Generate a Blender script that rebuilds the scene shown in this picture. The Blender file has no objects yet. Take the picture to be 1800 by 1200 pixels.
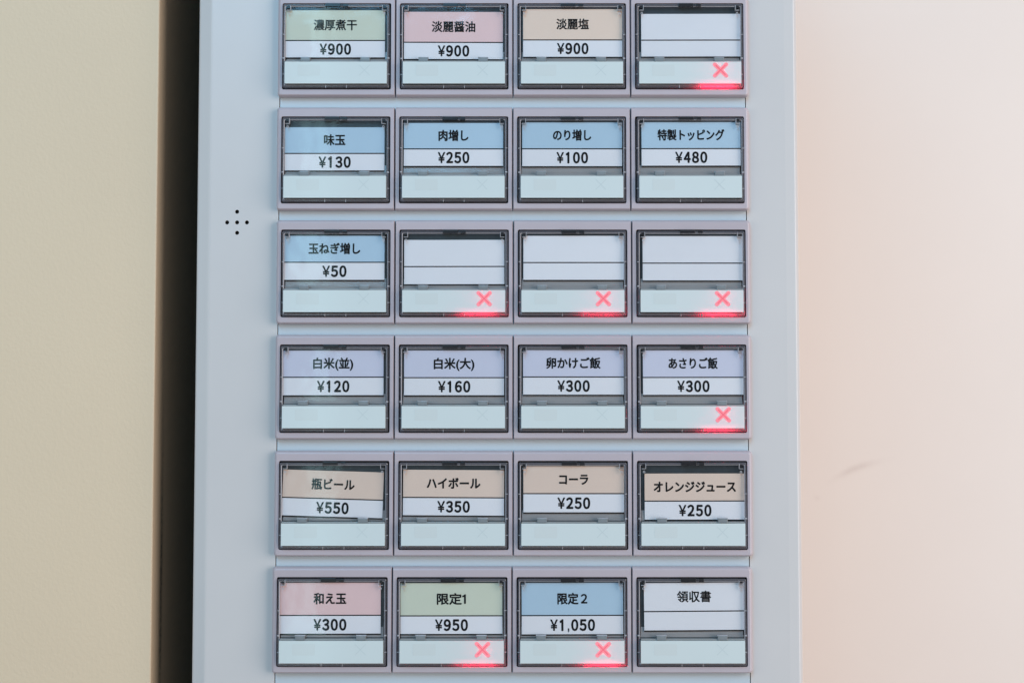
import bpy, bmesh, math, random
from mathutils import Vector, Matrix

random.seed(7)
S = 0.00025                      # one picture-sized unit on the machine's front plane is a quarter of a millimetre
F = 2200.0
TH = math.radians(2.6)
C = bpy.context.scene.collection
scene = bpy.context.scene

# ------------------------------------------------------------------ camera, world, lamps, exposure
D = F * math.cos(TH)
ZC = -D * math.tan(TH)
cam_d = bpy.data.cameras.new('camera')
cam = bpy.data.objects.new('camera', cam_d); C.objects.link(cam)
cam.location = (0, -D * S, ZC * S)
cam.rotation_euler = (math.pi / 2 + TH, 0, 0)
cam_d.sensor_width = 36; cam_d.lens = 44
cam_d.clip_start = 0.01; cam_d.clip_end = 50
cam_d.dof.use_dof = True; cam_d.dof.focus_distance = D * S - 0.006; cam_d.dof.aperture_fstop = 9
scene.camera = cam

world = bpy.data.worlds.new('World'); scene.world = world; world.use_nodes = True
bg = world.node_tree.nodes['Background']
bg.inputs[0].default_value = (0.74, 0.78, 0.82, 1); bg.inputs[1].default_value = 0.28

def area(name, loc, target, sx, sy, power, col, spread=180):
    d = bpy.data.lights.new(name, 'AREA'); d.shape = 'RECTANGLE'; d.size = sx; d.size_y = sy
    d.energy = power; d.color = col; d.spread = math.radians(spread)
    o = bpy.data.objects.new(name, d); C.objects.link(o); o.location = loc
    o.rotation_euler = (Vector(target) - Vector(loc)).to_track_quat('-Z', 'Y').to_euler()
    return o

area('right_key_lamp', (1.35, -0.85, 0.15), (0.1, 0.1, 0), 1.0, 1.5, 24, (1.0, 0.93, 0.89))  # added area lamp for the soft light from the right
area('cool_fill_lamp', (-0.46, -1.45, 1.1), (0.05, 0.2, 0), 0.9, 0.9, 17.5, (0.20, 0.63, 1.0))  # added cool lamp, aimed past the cabinet to grade the back wall
area('warm_fill_lamp', (-1.3, -1.0, 0.1), (-0.35, 0, 0), 0.8, 1.0, 5.6, (1.0, 0.93, 0.84))  # added warm fill for the pillar and the cabinet's left edge
area('glare_strip_lamp', (-0.315, -1.5, 0.05), (-0.315, 0, 0.05), 0.035, 1.3, 0.46, (0.55, 0.95, 1.0))  # added narrow lamp, placed for glare streaks on the left covers

vs = scene.view_settings
scene.display_settings.display_device = 'sRGB'
vs.view_transform = 'Standard'; vs.look = 'None'; vs.exposure = 0; vs.gamma = 1
try: vs.use_curve_mapping = False
except Exception: pass
scene.cycles.use_denoising = True
scene.cycles.transparent_max_bounces = 24
scene.cycles.max_bounces = 10
scene.cycles.sample_clamp_indirect = 4.0

# ------------------------------------------------------------------ helpers
def unproject(px, py, w):
    """pixel of the 1800 x 1200 photograph -> (u, v) on the plane w in front of the cabinet"""
    dx = (px - 900) / F; dy = (600 - py) / F
    dep = math.cos(TH) - dy * math.sin(TH); dz = math.sin(TH) + dy * math.cos(TH)
    k = (D - w) / dep
    return dx * k, ZC + dz * k

def P(u, v, w): return Vector((u * S, -w * S, v * S))

def link(name, me, parent=None, loc=None):
    o = bpy.data.objects.new(name, me); C.objects.link(o)
    if parent is not None: o.parent = parent
    if loc is not None: o.location = loc
    return o

def mesh(name, bm, mats, recalc=True):
    if recalc: bmesh.ops.recalc_face_normals(bm, faces=bm.faces)
    me = bpy.data.meshes.new(name); bm.to_mesh(me); bm.free()
    for m in (mats if isinstance(mats, (list, tuple)) else [mats]): me.materials.append(m)
    return me

def box(bm, u0, u1, v0, v1, w0, w1, mi=0, bevel=0.0):
    vv = [bm.verts.new(P(u, v, w)) for w in (w0, w1) for v in (v0, v1) for u in (u0, u1)]
    fs = [bm.faces.new([vv[i] for i in q]) for q in
          ((0, 2, 3, 1), (4, 5, 7, 6), (0, 1, 5, 4), (2, 6, 7, 3), (0, 4, 6, 2), (1, 3, 7, 5))]
    for f in fs: f.material_index = mi
    if bevel:
        es = list({e for f in fs for e in f.edges})
        r = bmesh.ops.bevel(bm, geom=es, offset=bevel * S, segments=2, affect='EDGES', profile=0.6)
        for f in r['faces']: f.material_index = mi
    return fs

def rr(u0, u1, v0, v1, rad, n=4):
    """rounded rectangle, anticlockwise; rad = one radius or four (bl, br, tr, tl)"""
    if not isinstance(rad, (list, tuple)): rad = (rad,) * 4
    cs = ((u0, v0, 1, 1, 180), (u1, v0, -1, 1, 270), (u1, v1, -1, -1, 0), (u0, v1, 1, -1, 90))
    out = []
    for (cu, cv, su, sv, a), r in zip(cs, rad):
        for k in range(n + 1):
            t = math.radians(a + 90 * k / n)
            out.append((cu + su * r + r * math.cos(t), cv + sv * r + r * math.sin(t)))
    return out

def loops(bm, rings, mi=0, close=False, smooth=False):
    """rings = [(points, w)], bridged one after another"""
    vr = [[bm.verts.new(P(u, v, w)) for u, v in pts] for pts, w in rings]
    pairs = list(zip(vr, vr[1:])) + ([(vr[-1], vr[0])] if close else [])
    for a, b in pairs:
        n = len(a)
        for i in range(n):
            f = bm.faces.new((a[i], a[(i + 1) % n], b[(i + 1) % n], b[i])); f.material_index = mi; f.smooth = smooth
    return vr

# ------------------------------------------------------------------ materials
def new_mat(name):
    m = bpy.data.materials.new(name); m.use_nodes = True
    nt = m.node_tree
    return m, nt, nt.nodes['Principled BSDF'], nt.nodes['Material Output']

def N(nt, t, **kw):
    n = nt.nodes.new(t)
    for k, v in kw.items(): setattr(n, k, v)
    return n

def noise(nt, scale, detail=4, rough=0.6, vec=None):
    n = N(nt, 'ShaderNodeTexNoise'); n.inputs['Scale'].default_value = scale
    n.inputs['Detail'].default_value = detail; n.inputs['Roughness'].default_value = rough
    if vec is None:
        tc = N(nt, 'ShaderNodeTexCoord'); vec = tc.outputs['Object']
    nt.links.new(vec, n.inputs['Vector'])
    return n

def ramp(nt, src, a, b, ca, cb):
    r = N(nt, 'ShaderNodeValToRGB'); e = r.color_ramp.elements
    e[0].position, e[1].position = a, b
    e[0].color = (*ca, 1) if len(ca) == 3 else ca; e[1].color = (*cb, 1) if len(cb) == 3 else cb
    nt.links.new(src, r.inputs[0]); return r

def plain(name, col, rough=0.5, var=0.05, scale=60, bump=0.0, bscale=600, bdist=0.0001, spec=0.5, coat=0.0, spread=0.025):
    m, nt, p, out = new_mat(name)
    n = noise(nt, scale)
    lo = tuple(c * (1 - var) for c in col); hi = tuple(min(1, c * (1 + var)) for c in col)
    r = ramp(nt, n.outputs['Fac'], 0.3, 0.7, lo, hi)
    oi = N(nt, 'ShaderNodeObjectInfo'); mr = N(nt, 'ShaderNodeMapRange'); mr.inputs[3].default_value = 1 - spread; mr.inputs[4].default_value = 1 + spread
    nt.links.new(oi.outputs['Random'], mr.inputs[0])
    hsv = N(nt, 'ShaderNodeHueSaturation'); nt.links.new(mr.outputs[0], hsv.inputs['Value']); nt.links.new(r.outputs['Color'], hsv.inputs['Color'])
    nt.links.new(hsv.outputs[0], p.inputs['Base Color'])
    p.inputs['Roughness'].default_value = rough
    p.inputs['Specular IOR Level'].default_value = spec
    p.inputs['Coat Weight'].default_value = coat; p.inputs['Coat Roughness'].default_value = 0.08
    if bump:
        b = N(nt, 'ShaderNodeBump'); b.inputs['Strength'].default_value = bump; b.inputs['Distance'].default_value = bdist
        n2 = noise(nt, bscale, 3); nt.links.new(n2.outputs['Fac'], b.inputs['Height'])
        nt.links.new(b.outputs['Normal'], p.inputs['Normal'])
    return m

def clear_mat(name, tint, rough, diffuse, dcol, ior=1.45, refl=1.0, warp=0.0):
    """clear plastic that light also passes straight through: transparent + Fresnel gloss + a little scatter"""
    m, nt, p, out = new_mat(name); nt.nodes.remove(p)
    t = N(nt, 'ShaderNodeBsdfTransparent'); t.inputs[0].default_value = (*tint, 1)
    g = N(nt, 'ShaderNodeBsdfGlossy'); g.inputs['Roughness'].default_value = rough
    if warp:                                                    # moulded plastic is never quite flat
        bp = N(nt, 'ShaderNodeBump'); bp.inputs['Strength'].default_value = warp; bp.inputs['Distance'].default_value = 0.0004
        geo = N(nt, 'ShaderNodeNewGeometry'); nz = noise(nt, 55, 2, 0.5, geo.outputs['Position'])
        nt.links.new(nz.outputs['Fac'], bp.inputs['Height']); nt.links.new(bp.outputs['Normal'], g.inputs['Normal'])
    fr = N(nt, 'ShaderNodeFresnel'); fr.inputs['IOR'].default_value = ior
    mul = N(nt, 'ShaderNodeMath', operation='MULTIPLY'); mul.inputs[1].default_value = refl
    ge = N(nt, 'ShaderNodeNewGeometry'); inv = N(nt, 'ShaderNodeMath', operation='SUBTRACT'); inv.inputs[0].default_value = 1.0
    nt.links.new(ge.outputs['Backfacing'], inv.inputs[1])       # the inner faces do not mirror
    m0 = N(nt, 'ShaderNodeMath', operation='MULTIPLY'); nt.links.new(fr.outputs[0], m0.inputs[0]); nt.links.new(inv.outputs[0], m0.inputs[1])
    nt.links.new(m0.outputs[0], mul.inputs[0])
    top = t
    if diffuse:
        d = N(nt, 'ShaderNodeBsdfDiffuse'); d.inputs[0].default_value = (*dcol, 1)
        tl = N(nt, 'ShaderNodeBsdfTranslucent'); tl.inputs[0].default_value = (*dcol, 1)
        h = N(nt, 'ShaderNodeMixShader'); h.inputs[0].default_value = 0.5
        nt.links.new(d.outputs[0], h.inputs[1]); nt.links.new(tl.outputs[0], h.inputs[2])
        mx = N(nt, 'ShaderNodeMixShader'); mx.inputs[0].default_value = diffuse
        nt.links.new(t.outputs[0], mx.inputs[1]); nt.links.new(h.outputs[0], mx.inputs[2]); top = mx
    mm = N(nt, 'ShaderNodeMixShader')
    nt.links.new(mul.outputs[0], mm.inputs[0]); nt.links.new(top.outputs[0], mm.inputs[1]); nt.links.new(g.outputs[0], mm.inputs[2])
    nt.links.new(mm.outputs[0], out.inputs['Surface'])
    return m

M = {}
M['cabinet'] = plain('cabinet_paint', (0.61, 0.57, 0.555), 0.33, 0.02, 14, 0.06, 1500, 0.00005)
M['gap_shade'] = plain('gap_shade_paint', (0.10, 0.10, 0.10), 0.5, 0.08, 20)  # dark left side; the gap's shade is put into this colour
M['insert'] = plain('insert_shaded_paint', (0.51, 0.56, 0.60), 0.36, 0.02, 14, 0.06, 1500, 0.00005)  # same paint as the cabinet, its bluer shade put into the colour
M['bezel'] = plain('bezel_plastic', (0.48, 0.405, 0.43), 0.38, 0.03, 40, 0.05, 2500, 0.00003)
M['tray'] = plain('tray_plastic', (0.024, 0.022, 0.028), 0.35, 0.2, 300)
M['black'] = plain('black_plastic', (0.012, 0.013, 0.016), 0.4, 0.2, 300)
M['back'] = plain('slate_plastic', (0.030, 0.040, 0.047), 0.3, 0.2, 200)
M['ink'] = plain('black_ink', (0.006, 0.006, 0.007), 0.6, 0.1, 500, spec=0.1)
M['rim'] = clear_mat('clear_rim_plastic', (0.80, 0.79, 0.82), 0.12, 0.30, (0.50, 0.47, 0.52))
M['rimedge'] = clear_mat('clear_rim_edge', (0.8, 0.8, 0.8), 0.1, 0.6, (0.55, 0.53, 0.57))
M['pane'] = clear_mat('clear_pane_plastic', (0.985, 0.985, 0.985), 0.06, 0.0, (1, 1, 1), warp=0.35)
M['rib_glint'] = plain('pale_rib_and_glint', (0.42, 0.40, 0.42), 0.3, 0.1, 300)
M['tab'] = plain('grey_tab_plastic', (0.21, 0.225, 0.235), 0.3, 0.1, 300)
M['latch'] = plain('dark_latch_plastic', (0.018, 0.017, 0.02), 0.25, 0.3, 300)

def paper(name, col):
    return plain('card_' + name, col, 0.55, 0.012, 90, 0.05, 2200, 0.00004)
WHITE = (0.745, 0.72, 0.745)
M['paper_white'] = paper('white', WHITE)
COL = {'green': (0.58, 0.595, 0.48), 'pink': (0.755, 0.515, 0.505), 'peach': (0.77, 0.585, 0.475), 'white': WHITE,
       'blue': (0.42, 0.55, 0.66), 'lilac': (0.585, 0.575, 0.68), 'beige': (0.72, 0.545, 0.45)}
for k, c in COL.items():
    if k != 'white': M['paper_' + k] = paper(k, c)

# milky acrylic of the status strip: diffuse with some light let through from behind
def milky(name, col, through):
    m, nt, p, out = new_mat(name)
    n = noise(nt, 40); r = ramp(nt, n.outputs['Fac'], 0.3, 0.7, tuple(c * 0.985 for c in col), col)
    nt.links.new(r.outputs[0], p.inputs['Base Color']); p.inputs['Roughness'].default_value = 0.12
    tl = N(nt, 'ShaderNodeBsdfTranslucent'); nt.links.new(r.outputs[0], tl.inputs[0])
    mx = N(nt, 'ShaderNodeMixShader'); mx.inputs[0].default_value = through
    nt.links.new(p.outputs[0], mx.inputs[1]); nt.links.new(tl.outputs[0], mx.inputs[2])
    nt.links.new(mx.outputs[0], out.inputs['Surface'])
    return m
M['strip'] = milky('milky_acrylic', (0.69, 0.74, 0.73), 0.08)
M['ledge'] = milky('ledge_plastic', (0.42, 0.40, 0.40), 0.3)
M['barlight'] = milky('hinge_bar_plastic', (0.38, 0.38, 0.38), 0.3)
M['window'] = milky('milky_acrylic_window', (0.675, 0.71, 0.695), 0.08)
M['faint'] = milky('faint_print', (0.62, 0.67, 0.665), 0.06)
m, nt, p, out = new_mat('lit_red_legend'); nt.nodes.remove(p)
em = N(nt, 'ShaderNodeEmission'); em.inputs[0].default_value = (1.0, 0.30, 0.37, 1); em.inputs[1].default_value = 1.0
nt.links.new(em.outputs[0], out.inputs['Surface']); M['lit'] = m

m2 = m.copy(); m2.name = 'lit_red_legend_line'; m2.node_tree.nodes['Emission'].inputs[0].default_value = (0.88, 0.155, 0.225, 1); M['lit_core'] = m2

# painted walls
def wall_mat(name, col, var, bump, scuff=None, crack=None):
    m, nt, p, out = new_mat(name)
    tc = N(nt, 'ShaderNodeTexCoord'); co = tc.outputs['Object']
    n = noise(nt, 6, 5, 0.6, co)
    r = ramp(nt, n.outputs['Fac'], 0.3, 0.7, tuple(c * (1 - var) for c in col), tuple(c * (1 + var) for c in col))
    colour = r.outputs['Color']
    def gauss(center, angle, sl, ss, curve=0.0, axes=('X', 'Z')):
        sx = N(nt, 'ShaderNodeSeparateXYZ'); nt.links.new(co, sx.inputs[0])
        def op(o, a, b):
            q = N(nt, 'ShaderNodeMath', operation=o)
            for i, x in enumerate((a, b)):
                if isinstance(x, (int, float)): q.inputs[i].default_value = x
                else: nt.links.new(x, q.inputs[i])
            return q.outputs[0]
        a = op('SUBTRACT', sx.outputs[axes[0]], center[0]); b = op('SUBTRACT', sx.outputs[axes[1]], center[1])
        c_, s_ = math.cos(angle), math.sin(angle)
        l = op('ADD', op('MULTIPLY', a, c_), op('MULTIPLY', b, s_))
        t = op('SUBTRACT', op('MULTIPLY', b, c_), op('MULTIPLY', a, s_))
        t = op('SUBTRACT', t, op('MULTIPLY', op('MULTIPLY', l, l), curve))
        l = op('DIVIDE', l, sl); t = op('DIVIDE', t, ss)
        d = op('ADD', op('MULTIPLY', l, l), op('MULTIPLY', t, t))
        return op('POWER', 2.718, op('MULTIPLY', d, -1.0)), op
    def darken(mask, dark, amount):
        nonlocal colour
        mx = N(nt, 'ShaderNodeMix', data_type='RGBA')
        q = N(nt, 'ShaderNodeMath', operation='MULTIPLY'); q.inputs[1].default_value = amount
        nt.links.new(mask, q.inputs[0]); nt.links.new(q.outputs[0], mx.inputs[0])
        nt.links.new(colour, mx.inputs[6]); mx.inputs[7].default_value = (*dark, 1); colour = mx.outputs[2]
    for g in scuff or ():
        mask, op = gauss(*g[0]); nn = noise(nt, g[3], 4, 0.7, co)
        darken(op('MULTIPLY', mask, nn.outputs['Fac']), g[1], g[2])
    nt.links.new(colour, p.inputs['Base Color'])
    p.inputs['Roughness'].default_value = 0.62
    b = N(nt, 'ShaderNodeBump'); b.inputs['Strength'].default_value = bump; b.inputs['Distance'].default_value = 0.0003
    n2 = noise(nt, 620, 3, 0.55, co); nt.links.new(n2.outputs['Fac'], b.inputs['Height'])
    nt.links.new(b.outputs['Normal'], p.inputs['Normal'])
    return m

# ------------------------------------------------------------------ the two walls
WB = -1600                                            # the back wall stands 0.4 m behind the machine's front
su, sv = unproject(1506, 822, WB); du, dv = unproject(1436, 874, WB)
M['back_wall'] = wall_mat('back_wall_paint', (0.835, 0.715, 0.645), 0.012, 0.12, scuff=[
    (((su * S, sv * S), 0.36, 0.015, 0.0020, -4.0), (0.50, 0.35, 0.30), 0.62, 160),
    (((du * S, dv * S), 0.0, 0.0018, 0.0014), (0.50, 0.36, 0.31), 0.32, 60)])
bm = bmesh.new(); box(bm, -3200, 4200, -3600, 3000, WB - 400, WB)
o = link('back_wall', mesh('back_wall', bm, M['back_wall']))
o['label'] = 'pale pinkish plaster wall with a small brown scuff, behind the machine on the right'; o['category'] = 'wall'

PF = -47                                              # the wall corner stands a little behind the machine's front
pu = unproject(272.5, 600, PF)[0]
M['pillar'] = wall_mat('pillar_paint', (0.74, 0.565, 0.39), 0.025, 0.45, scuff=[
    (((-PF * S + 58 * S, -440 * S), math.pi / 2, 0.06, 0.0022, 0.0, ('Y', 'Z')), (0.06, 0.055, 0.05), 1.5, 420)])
bm = bmesh.new()
prof = [(-2600, PF), (pu - 3, PF)]
for k in range(1, 6):
    a = math.radians(90 - 18 * k); prof.append((pu - 3 + 3 * math.cos(a), PF - 3 + 3 * math.sin(a)))
prof += [(pu, WB + 1), (-2600, WB + 1)]
vb = [bm.verts.new(P(u, -3600, w)) for u, w in prof]; vt = [bm.verts.new(P(u, 3000, w)) for u, w in prof]
for i in range(len(prof)):
    j = (i + 1) % len(prof); f = bm.faces.new((vb[i], vb[j], vt[j], vt[i])); f.smooth = 1 <= i <= 5
bm.faces.new(vb); bm.faces.new(list(reversed(vt)))
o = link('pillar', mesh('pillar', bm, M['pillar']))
o['label'] = 'beige plastered wall corner with fine grain left of the ticket machine'; o['category'] = 'wall'

# ------------------------------------------------------------------ the ticket machine
root = bpy.data.objects.new('ticket_machine', None); C.objects.link(root)
root.location = P(0, -3400, -300); root.empty_display_size = 0.05
root['label'] = 'pale blue grey food ticket machine with rows of clear price buttons'; root['category'] = 'ticket machine'
ROOT_INV = Matrix.Translation(-root.location)

def part(name, me, loc=(0, 0, 0)):
    o = link(name, me, root); o.location = Vector(loc) - root.location
    return o

ML, MR = -559.5, 507.5
IL, IR = unproject(487.5, 585, 0)[0], unproject(1314.7, 585, 0)[0]
Z0, Z1 = -3300, 1500
prof = [(ML + 3, WB + 40), (ML + 3, -60), (ML, -60), (ML, -16), (ML + 1.2, -12), (ML + 3.5, -9.2), (ML + 22, -1.4), (ML + 25, -0.3), (ML + 28, 0), (IL, 0), (IL, -24), (IR, -24), (IR, 0),
        (MR - 24, 0), (MR - 8, -0.8), (MR - 6, -1.4), (MR - 2.4, -4.6), (MR - 0.8, -7.5), (MR, -12), (MR, -60), (MR - 3, -60), (MR - 3, WB + 40)]
bm = bmesh.new()
vb = [bm.verts.new(P(u, Z0, w)) for u, w in prof]; vt = [bm.verts.new(P(u, Z1, w)) for u, w in prof]
for i in range(len(prof)):
    j = (i + 1) % len(prof); f = bm.faces.new((vb[i], vb[j], vt[j], vt[i]))
    f.material_index = 1 if prof[i][1] <= -60 and prof[j][1] <= -60 and prof[i][0] < 0 and prof[j][0] < 0 else 0
bm.faces.new(vb); bm.faces.new(list(reversed(vt)))
me = mesh('cabinet', bm, [M['cabinet'], M['gap_shade']])
tmp = bpy.data.objects.new('tmp', me); C.objects.link(tmp)
holes = [unproject(x, y, 0) for x, y in ((416.7, 372.3), (399.2, 391), (416.7, 391), (434, 391), (416.7, 409.2))]
bm = bmesh.new(); cups = bmesh.new()
for hu, hv in holes:
    ring = [(hu + 3.6 * math.cos(t * math.pi / 10), hv + 3.6 * math.sin(t * math.pi / 10)) for t in range(20)]
    a = [bm.verts.new(P(u, v, -9)) for u, v in ring]; b = [bm.verts.new(P(u, v, 8)) for u, v in ring]
    for i in range(20): bm.faces.new((a[i], a[(i + 1) % 20], b[(i + 1) % 20], b[i]))
    bm.faces.new(list(reversed(a))); bm.faces.new(b)
cut = bpy.data.objects.new('cut', mesh('cut', bm, M['cabinet'])); C.objects.link(cut)
md = tmp.modifiers.new('b', 'BOOLEAN'); md.object = cut; md.operation = 'DIFFERENCE'; md.solver = 'EXACT'
bpy.context.view_layer.update()
cab_me = bpy.data.meshes.new_from_object(tmp.evaluated_get(bpy.context.evaluated_depsgraph_get()))
bpy.data.objects.remove(tmp); bpy.data.objects.remove(cut)
cab = part('cabinet', cab_me)
bm = bmesh.new()
ring = [(3.55 * math.cos(t * math.pi / 10), 3.55 * math.sin(t * math.pi / 10)) for t in range(20)]
vr = loops(bm, [(ring, -2.2), (ring, -8.9)]); bm.faces.new(vr[1])
cup_me = mesh('speaker_hole', bm, M['black'], False)
for hu, hv in holes: part('speaker_hole', cup_me, P(hu, hv, 0))
# the board that carries the buttons, set in the cabinet with a hairline gap at each side
bm = bmesh.new(); box(bm, IL + 1.4, IR - 1.4, Z0 + 60, Z1 - 60, -23.5, -0.6, 0, 0.5)
part('button_board', mesh('button_board', bm, M['insert']))

# ------------------------------------------------------------------ shapes shared by the buttons
PITCH = 207.5
HB = 14.0                                             # bezel front
def bezel_mesh(kind):
    bm = bmesh.new()
    L, R = -PITCH / 2 + 0.8, PITCH / 2 - 0.8
    bl = br = 1.2; rl = rr_ = 1.0
    if kind == 'left': bl = 5.0; L -= 1.5; rl = 5.0
    if kind == 'right': br = 5.5; R += 2.5; rr_ = 6.0
    T, B = 94.0, -88.5
    q = (rl, rr_, rr_, rl)
    def out(i, w, k=1.0):
        return (rr(L + bl * i, R - br * i, B + 3.0 * i, T - 5.0 * i, tuple(max(0.6, x * (1 - 0.5 * i)) for x in q)), w)
    H = (-95.8, 95.8, -76.8, 76.8)
    def hole(d, w): return (rr(H[0] - d, H[1] + d, H[2] - d, H[3] + d, 2.6 + d), w)
    loops(bm, [out(0, 0.0), out(0.0, HB - 6), out(0.3, HB - 2.6), out(0.65, HB - 0.7), out(1.0, HB), hole(0.5, HB), hole(0.12, HB - 0.2), hole(0, HB - 0.8), hole(0, 1.0)])
    me = mesh('menu_button', bm, M['bezel'])
    return me
BEZ = {k: bezel_mesh(k) for k in ('left', 'middle', 'right')}

bm = bmesh.new()                                      # dark tray: floor and four inner walls inside the bezel
vr = loops(bm, [(rr(-95.5, 95.5, -76.5, 76.5, 2.4), HB - 0.9), (rr(-95.5, 95.5, -76.5, 76.5, 2.4), 1.6)])
bm.faces.new(list(reversed(vr[1])))
TRAY = mesh('button_tray', bm, M['tray'], False)
bm = bmesh.new(); box(bm, -88.5, 88.5, -30, 70, 2, 9.5, 0, 0.6)
BACK = mesh('card_backing', bm, M['back'])

def ring_solid(bm, o, i, ro, ri, w0, w1, mi, edge):
    A = rr(o[0] + 1.2, o[1] - 1.2, o[2] + 1.2, o[3] - 1.2, ro); Bq = rr(i[0] - .9, i[1] + .9, i[2] - .9, i[3] + .9, ri)
    loops(bm, [(rr(*o, ro), w0), (rr(*o, ro), w1 - 1.2), (A, w1)], mi)
    loops(bm, [(A, w1), (Bq, w1)], mi)
    loops(bm, [(Bq, w1), (rr(*i, ri), w1 - .8)], edge)
    loops(bm, [(rr(*i, ri), w1 - .8), (rr(*i, ri), w0), (rr(*o, ro), w0)], mi)
    bmesh.ops.remove_doubles(bm, verts=bm.verts, dist=1e-7)

bm = bmesh.new()                                      # the clear case: rim all round, pane over the card, thin ribs
ring_solid(bm, (-93.6, 93.6, -74.8, 74.2), (-90.0, 90.0, -70.2, 69.4), 2.4, 1.2, 2.5, 18.5, 0, 3)
box(bm, -90.0, 90.0, -21.5, 68.8, 15.0, 17.6, 1)
for u in (-18, 18.5): box(bm, u - .45, u + .45, -75.0, -69.8, 15, 18.9, 2)
for s in (-1, 1):
    for v in (20, -51): box(bm, s * 92.2 - 2.1, s * 92.2 + 2.1, v - .45, v + .45, 15, 18.9, 2)
    box(bm, s * 92.2 - 1.8, s * 92.2 + 1.8, -23.5, -21.5, 14, 19.2, 2)
CASE = mesh('clear_case', bm, [M['rim'], M['pane'], M['rib_glint'], M['rib_glint']])  # rim's inner edge shares the pale rib colour: a painted bright line

bm = bmesh.new()                                      # hinge: sloping ledge under the card, pale bar
vv = [(-9, 9.6), (-22, 11.4), (-22, 8), (-9, 8)]
a = [bm.verts.new(P(-88.4, v, w)) for v, w in vv]; b = [bm.verts.new(P(88.4, v, w)) for v, w in vv]
for i in range(4): bm.faces.new((a[i], a[(i + 1) % 4], b[(i + 1) % 4], b[i]))
bm.faces.new(a); bm.faces.new(list(reversed(b)))
box(bm, -89, 89, -26.6, -22.1, 7, 11.5, 0, 0.3)
box(bm, -89, 89, -29.9, -27.4, 9, 21.4, 1, 0.7)
HINGE = mesh('hinge', bm, [M['ledge'], M['barlight']])
bm = bmesh.new(); box(bm, -8.3, 8.3, -3.9, 3.6, 16, 23.4, 0, 0.8); box(bm, -8.9, 8.9, 3.3, 4.3, 16, 22.4, 1, 0.3)
TAB = mesh('hinge_tab', bm, [M['tab'], M['rib_glint']])
bm = bmesh.new()                                      # corner lug of the lid: clear block with pale L edge and a pin below
box(bm, -3.2, 2.0, 0.5, 5.0, 12, 18.4, 1); box(bm, 2.4, 3.2, -3.2, 5.6, 12, 18.8, 0); box(bm, -4.0, 2.2, -3.4, -2.6, 12, 18.8, 0)
pin = [(2.0 * math.cos(t * math.pi / 6), -8.4 + 2.0 * math.sin(t * math.pi / 6)) for t in range(12)]
pin2 = [(1.1 * math.cos(t * math.pi / 6), -8.4 + 1.1 * math.sin(t * math.pi / 6)) for t in range(12)]
loops(bm, [(pin, 17), (pin, 18.4), (pin2, 18.4), (pin2, 17)], 0, close=True)
LUG = mesh('corner_lug', bm, [M['rib_glint'], M['latch']])
bm = bmesh.new(); box(bm, -19.5, 7, 69.6, 75.6, 12, 19.0, 0, .4); box(bm, 11.5, 20.5, 69.6, 74.6, 12, 18.9, 0, .4); box(bm, 7.3, 11.2, 70.0, 74.2, 12, 18.7, 1, .3)
LATCH = mesh('latch', bm, [M['latch'], M['tray']])

WS = 24.5                                             # front of the status strip, proud of the rim
bm = bmesh.new(); bmesh.ops.delete(bm, geom=box(bm, -89.6, 89.6, -68.6, -30.2, 17, WS)[:1], context='FACES')
STRIP = mesh('status_strip', bm, M['strip'])
bm = bmesh.new()
pts = rr(-67, -27.5, -55, -35.5, 2)
loops(bm, [(pts, WS - .2), (pts, WS + .15)]); bm.faces.new([bm.verts.new(P(u, v, WS + .15)) for u, v in pts]); bmesh.ops.remove_doubles(bm, verts=bm.verts, dist=1e-7)
WINDOW = mesh('lamp_window', bm, M['window'])
def cross(half, stroke, w0, w1, mat, inner=None):
    """one outline of a saltire with round ends"""
    bm = bmesh.new(); r = stroke / 2; pts = []
    for k in range(4):
        a = math.radians(45 + 90 * k)
        cx, cy = (half - r * 0.7) * math.cos(a) * 1.38, (half - r * 0.7) * math.sin(a) * 1.38
        for t in range(9):
            b = a - math.pi / 2 + math.pi * t / 8
            pts.append((cx + r * math.cos(b), cy + r * math.sin(b)))
        pts.append((r * 1.41 * math.cos(a + math.pi / 4), r * 1.41 * math.sin(a + math.pi / 4)))
    lo = [bm.verts.new(P(u, v, w0)) for u, v in pts]; hi = [bm.verts.new(P(u, v, w1)) for u, v in pts]
    n = len(pts)
    for i in range(n): bm.faces.new((lo[i], lo[(i + 1) % n], hi[(i + 1) % n], hi[i]))
    mid = bm.verts.new(P(0, 0, w1))
    for i in range(n): bm.faces.new((mid, hi[i], hi[(i + 1) % n]))
    if inner:
        for sg in (-1, 1):
            d = 8.6; e = 0.55
            f = bm.faces.new([bm.verts.new(P(a, b_ * sg, w1 + 0.08 + 0.02 * sg)) for a, b_ in ((-d - e, -d + e), (-d + e, -d - e), (d + e, d - e), (d - e, d + e))]); f.material_index = 1
    return mesh('cross_mark', bm, [mat, inner] if inner else mat)
CROSS_OFF = cross(9.5, 1.0, WS - .1, WS + .2, M['faint'])
CROSS_ON = cross(12.6, 6.8, WS - .1, WS + .3, M['lit'], M['lit_core'])

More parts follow.
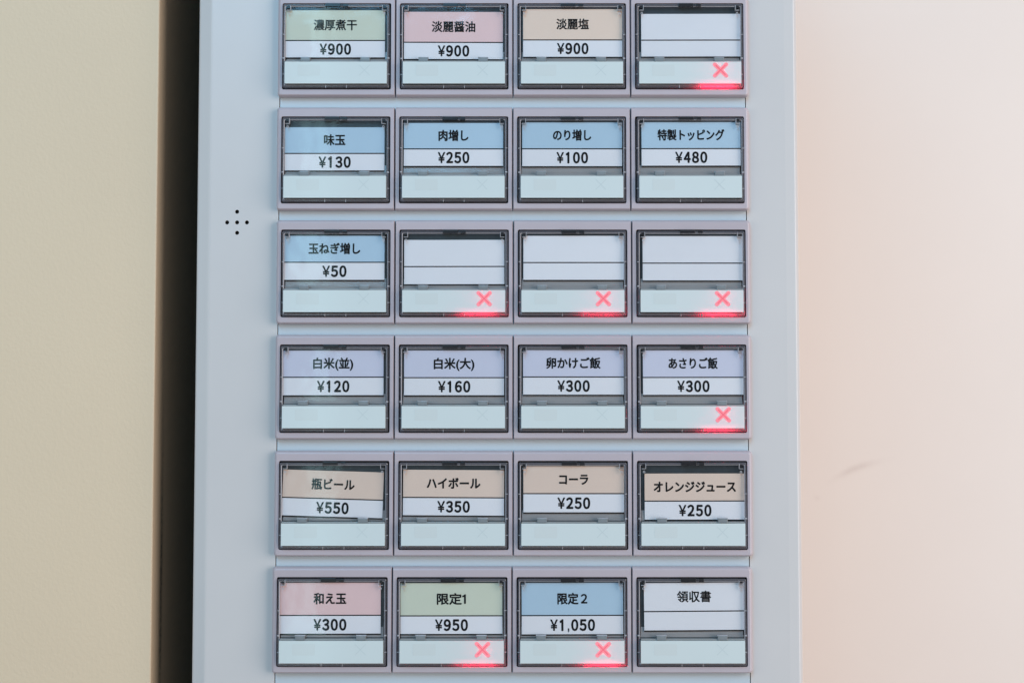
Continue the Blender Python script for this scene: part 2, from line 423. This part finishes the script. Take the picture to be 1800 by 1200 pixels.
# ------------------------------------------------------------------ lettering, turned into flat meshes
def raw_text(body, bold):
    c = bpy.data.curves.new('lettering', 'FONT'); c.body = body; c.offset = bold; c.resolution_u = 4; c.fill_mode = 'FRONT'
    o = bpy.data.objects.new('lettering', c); C.objects.link(o)
    bpy.context.view_layer.update()
    me = bpy.data.meshes.new_from_object(o.evaluated_get(bpy.context.evaluated_depsgraph_get()))
    bpy.data.objects.remove(o); bpy.data.curves.remove(c)
    return me
def extent(me):
    xs = [v.co.x for v in me.vertices]; ys = [v.co.y for v in me.vertices]
    return min(xs), max(xs), min(ys), max(ys)
def glyph(ch):
    """triangles of one character in em units; the figure one is drawn here: stem and flag, without a foot"""
    if ch in '1１':
        pts = [(0.30, 0.0), (0.392, 0.0), (0.392, 0.735), (0.325, 0.735), (0.262, 0.672), (0.165, 0.628), (0.165, 0.548), (0.30, 0.592)]
        return pts, [(0, 1, 2), (0, 2, 7), (7, 2, 3), (7, 3, 4), (7, 4, 5), (7, 5, 6)]
    me = raw_text(ch, 0.0); me.calc_loop_triangles()
    out = [(v.co.x, v.co.y) for v in me.vertices], [tuple(t.vertices) for t in me.loop_triangles]
    bpy.data.meshes.remove(me); return out
GLYPHS = {}
def get_glyph(ch):
    if ch not in GLYPHS: GLYPHS[ch] = glyph(ch)
    return GLYPHS[ch]
def span(pts): return min(p[0] for p in pts), max(p[0] for p in pts), min(p[1] for p in pts), max(p[1] for p in pts)
e = span(get_glyph('国')[0]); NAME_SY, NAME_MID = 17.9 / (e[3] - e[2]), (e[2] + e[3]) / 2
e = span(get_glyph('０')[0]); PRICE_SY, PRICE_MID = 18.6 / (e[3] - e[2]), (e[2] + e[3]) / 2
FAT = [(math.cos(k * math.pi / 4), math.sin(k * math.pi / 4)) for k in range(8)] + [(0, 0)]
def ink_mesh(name, laid, fat):
    """laid = [(points, triangles, own spread or None)] in picture units; heavy print = the same strokes laid over each other with a small spread"""
    vs_, fs_ = [], []
    for k, (dx, dy) in enumerate(FAT):
        for pts, tris, own in laid:
            q = fat if own is None else own
            n = len(vs_); vs_ += [P(x + dx * q, y + dy * q, 0.012 * k) for x, y in pts]
            fs_ += [tuple(n + i for i in t) for t in tris]
    me = bpy.data.meshes.new(name); me.from_pydata(vs_, [], fs_); me.materials.append(M['ink']); return me
def name_mesh(body, width):
    me = raw_text(body, 0.0); me.calc_loop_triangles()
    if any(ch in '1１' for ch in body):                # set those names one character at a time
        pts, tris, x = [], [], 0.0
        for ch in body:
            p, t = get_glyph(ch); x0 = 0.0; adv = 1.0
            if ch in '1１': x0, adv = -0.12, 0.75
            n = len(pts); pts += [(a + x + x0, b) for a, b in p]; tris += [tuple(n + i for i in q) for q in t]; x += adv
    else:
        pts = [(v.co.x, v.co.y) for v in me.vertices]; tris = [tuple(t.vertices) for t in me.loop_triangles]
    x0, x1, _, _ = span(pts); f = 0.46 if any(q in '濃麗書' for q in body) else 0.72 if not any(ord(q) > 0x4dff for q in body) else 0.64; sx = (width - 2 * f) / (x1 - x0)
    return ink_mesh('item_name', [([((a - (x0 + x1) / 2) * sx, (b - NAME_MID) * NAME_SY) for a, b in pts], tris, None)], f)
WIDE = {'¥': 14.2, ',': 7.0}
def price_mesh(body, width):
    laid, x, f = [], 0.0, 1.0
    for ch in body:
        w = WIDE.get(ch, 14.3)
        p, t = get_glyph({'¥': '￥'}.get(ch, chr(ord(ch) + 0xFEE0) if ch.isdigit() else ch)); x0, x1, y0, y1 = span(p)
        gw = {'¥': 14.0, ',': 2.6, '1': 6.4}.get(ch, 12.3) - 2 * f; sx = gw / (x1 - x0); sy = PRICE_SY
        my = PRICE_MID if ch != ',' else (PRICE_MID)
        if ch == '¥': sy = 18.4 / (y1 - y0); my = (y0 + y1) / 2
        if ch == '1': sy = 18.6 / (y1 - y0); my = (y0 + y1) / 2
        off = -1.2 if ch == '1' else 0.0
        laid.append(([((a - (x0 + x1) / 2) * sx + x + w / 2 + off, (b - my) * sy) for a, b in p], t, 0.62 if ch == '¥' else None)); x += w
    lo = min(q[0] for p, _, _ in laid for q in p); hi = max(q[0] for p, _, _ in laid for q in p); k = (width - 2 * f) / (hi - lo)
    return ink_mesh('price', [([((a - (lo + hi) / 2) * k, b) for a, b in p], t, o_) for p, t, o_ in laid], f)

# ------------------------------------------------------------------ the twenty-four buttons
# colour, name, its width, price, its width, card left, right, top, divider, bottom (in the photograph), slant of the card in degrees, lit
ROWS = [
 [('green', '濃厚煮干', 76.5, '¥900', 56, 502.5, 676.5, 18.7, 71.7, 102.5, 0.0, 0),
  ('pink', '淡麗醤油', 77, '¥900', 56, 710.5, 884, 21.5, 75, 105.5, -0.15, 0),
  ('peach', '淡麗塩', 57.5, '¥900', 56, 919.5, 1093.7, 16.7, 70.7, 101.5, 0.0, 0),
  ('white', '', 0, '', 0, 1127, 1302, 25, 71, 101, 0.1, 1)],
 [('blue', '味玉', 38, '¥130', 57, 501, 675.7, 224, 270, 301, 0.0, 0),
  ('blue', '肉増し', 53, '¥250', 56, 710, 884.5, 216.5, 262, 293, 0.0, 0),
  ('blue', 'のり増し', 67.5, '¥100', 56, 918, 1093.5, 215.5, 261.8, 293.5, 0.0, 0),
  ('blue', '特製トッピング', 118, '¥480', 57, 1127.5, 1302, 215, 261.5, 292.5, 0.1, 0)],
 [('blue', '玉ねぎ増し', 91, '¥50', 43, 500, 675.7, 414.5, 461, 493, 0.0, 0),
  ('white', '', 0, '', 0, 710.7, 886.5, 421.7, 468.5, 500.7, 0.1, 1),
  ('white', '', 0, '', 0, 920, 1096.5, 414.5, 461.5, 493, 0.0, 1),
  ('white', '', 0, '', 0, 1129.5, 1306, 415, 462.5, 494, 0.0, 1)],
 [('lilac', '白米(並)', 70, '¥120', 57, 497.5, 674, 615.7, 662.7, 695.5, 0.1, 0),
  ('lilac', '白米(大)', 71, '¥160', 57, 710.5, 886, 615.7, 663.5, 695.5, 0.0, 0),
  ('lilac', '卵かけご飯', 95, '¥300', 57, 919.5, 1096.5, 615, 662.3, 694.5, 0.0, 0),
  ('lilac', 'あさりご飯', 86, '¥300', 57, 1130, 1307, 615.3, 663, 694.7, 0.1, 1)],
 [('beige', '瓶ビール', 75, '¥550', 57, 496.8, 673.3, 827.2, 876, 908.8, -1.72, 0),
  ('beige', 'ハイボール', 93.5, '¥350', 57, 708.7, 886, 825.5, 874, 906.5, -0.3, 0),
  ('beige', 'コーラ', 51, '¥250', 57.5, 920, 1097, 818.7, 867, 901, 0.0, 0),
  ('beige', 'オレンジジュース', 143, '¥250', 57.5, 1133, 1310, 831.7, 880, 913.7, 0.1, 0)],
 [('pink', '和え玉', 57, '¥300', 57.5, 491, 669, 1023.4, 1080.6, 1114, 0.1, 0),
  ('green', '限定１', 50.5, '¥950', 57.5, 704, 883, 1024, 1081.5, 1114.4, 0.1, 1),
  ('blue', '限定２', 52, '¥1,050', 78, 917, 1095.5, 1023.6, 1080.8, 1115, 0.2, 1),
  ('white', '領収書', 59, '', 0, 1132, 1308.5, 1023.5, 1073.4, 1107.8, 0.45, 0)],
]
ROW_BOTTOM = [170.5, 370, 569.5, 772, 977, 1182]      # where each row of bezels ends in the photograph
ROW_MID = [901.7, 901.2, 902.3, 902, 902, 900]
ROW_Y = [100, 280, 480, 680, 880, 1090]
ORD = ('first', 'second', 'third', 'fourth'); RORD = ('top row', 'second row', 'third row', 'fourth row', 'fifth row', 'bottom row')

WCARD = 12.6
for r, row in enumerate(ROWS):
    vb = unproject(900, ROW_BOTTOM[r], HB - 6)[1] + 88.5
    uc = unproject(ROW_MID[r], ROW_Y[r], HB)[0]
    for c, (colr, nm, nw, pr, pw, x0, x1, yt, yd, yb, ang, lit) in enumerate(row):
        u = uc + (c - 1.5) * PITCH; v = vb
        kind = 'left' if c == 0 else 'right' if c == 3 else 'middle'
        b = part('menu_button', BEZ[kind], P(u, v, 0.2))
        say = 'red lit cross' if lit else 'unlit strip'
        txt = ' '.join(t for t in (nm, pr) if t)
        b['label'] = ('clear button with %s card reading %s and %s' % (colr, txt, say)) if txt else \
            ('clear button with blank white card and red lit cross, %s of the %s' % (ORD[c], RORD[r]))
        def sub(name, me, loc=(0, 0, 0), rot=0.0):
            o = link(name, me, b); o.location = Vector(loc); o.rotation_euler = (0, -math.radians(rot), 0); return o
        sub('button_tray', TRAY); sub('card_backing', BACK)
        jit = random.uniform(-0.12, 0.12)
        k = sub('clear_case', CASE, P(random.uniform(-.5, .5), random.uniform(-.4, .4), 0), jit)
        k.rotation_euler.x = math.radians(random.uniform(-0.35, 0.35)); k.rotation_euler.z = math.radians(random.uniform(-0.35, 0.35))
        sub('hinge', HINGE)
        for du in (-53.8, 51.2): sub('hinge_tab', TAB, P(du, -25.6, 0))
        for s in (-1, 1):
            q = sub('corner_lug', LUG, P(s * 84.0, 66.3, 0)); q.scale = (-s, 1, 1)
        sub('latch', LATCH)
        sub('status_strip', STRIP); sub('lamp_window', WINDOW)
        sub('cross_mark', CROSS_ON if lit else CROSS_OFF, P(53.0, -45.2, 0) if lit else P(50.5, -45.3, 0))
        # the paper card, where it has slipped to in its case
        L, T = unproject(x0, yt, WCARD); R, Bo = unproject(x1, yb, WCARD); Dv = unproject(900, yd, WCARD)[1]
        cu, cv = (L + R) / 2 - u, (T + Bo) / 2 - v
        hw, hh, dd = (R - L) / 2, (T - Bo) / 2, Dv - (T + Bo) / 2
        bm = bmesh.new()
        nseg = 10
        amp = random.uniform(0.1, 0.5) * random.choice((-1, 1))
        def sheet(v0, v1, mi):
            rows_ = []
            for vv_ in (v0, v1):
                rows_.append([[bm.verts.new(P(-hw + 2 * hw * i / nseg, vv_ + 0.35 * amp * math.sin(i * 0.9 + r) * (1 if vv_ < dd - 5 else 0.4), w)) for i in range(nseg + 1)] for w in (WCARD - 0.5, WCARD)])
            (lb, lf), (tb, tf) = rows_
            for i in range(nseg):
                for q in ((lf[i], lf[i + 1], tf[i + 1], tf[i]), (lb[i + 1], lb[i], tb[i], tb[i + 1]), (lb[i], lb[i + 1], lf[i + 1], lf[i]), (tf[i], tf[i + 1], tb[i + 1], tb[i])):
                    bm.faces.new(q).material_index = mi
            bm.faces.new((lb[0], lf[0], tf[0], tb[0])).material_index = mi
            bm.faces.new((lf[nseg], lb[nseg], tb[nseg], tf[nseg])).material_index = mi
        sheet(-hh + 1.0, dd - 0.5, 0); sheet(dd + 0.5, hh, 1)
        sub('menu_card', mesh('menu_card', bm, [M['paper_white'], M['paper_' + colr]]), P(cu, cv, 0), ang)
        bm = bmesh.new(); box(bm, -hw, hw, dd - 1.0, dd + 0.95, WCARD - 0.6, WCARD + 0.15); box(bm, -hw - .3, hw + .3, -hh - 0.9, -hh + 1.2, WCARD - 0.6, WCARD + 0.15)  # printed divider, and a dark line along the card's lower edge
        sub('printed_rule', mesh('printed_rule', bm, M['ink']), P(cu, cv, 0), ang)
        ca, sa = math.cos(math.radians(ang)), math.sin(math.radians(ang))
        def on_card(y): return P(cu - y * sa, cv + y * ca, WCARD + 0.2)
        if nm: sub('item_name', name_mesh(nm, nw), on_card((dd + hh) / 2 + 0.4), ang)
        if pr: sub('price', price_mesh(pr, pw), on_card((dd - hh) / 2 + 0.2), ang)
        if lit:
            for nm_, ty, e, loc in (('red_diode', 'AREA', 0.0095 * random.uniform(0.75, 1.3), (48 + random.uniform(-6, 6), -61, 9.5)), ('red_glow_diode', 'POINT', 0.0045, (55, -45, 7))):
                d = bpy.data.lights.new(nm_, ty); d.energy = e; d.color = (1.0, 0.035, 0.085)
                if ty == 'AREA': d.shape = 'RECTANGLE'; d.size = 64 * S; d.size_y = 5 * S
                else: d.shadow_soft_size = 5 * S
                lo = bpy.data.objects.new(nm_, d); C.objects.link(lo); lo.parent = b; lo.location = P(*loc)
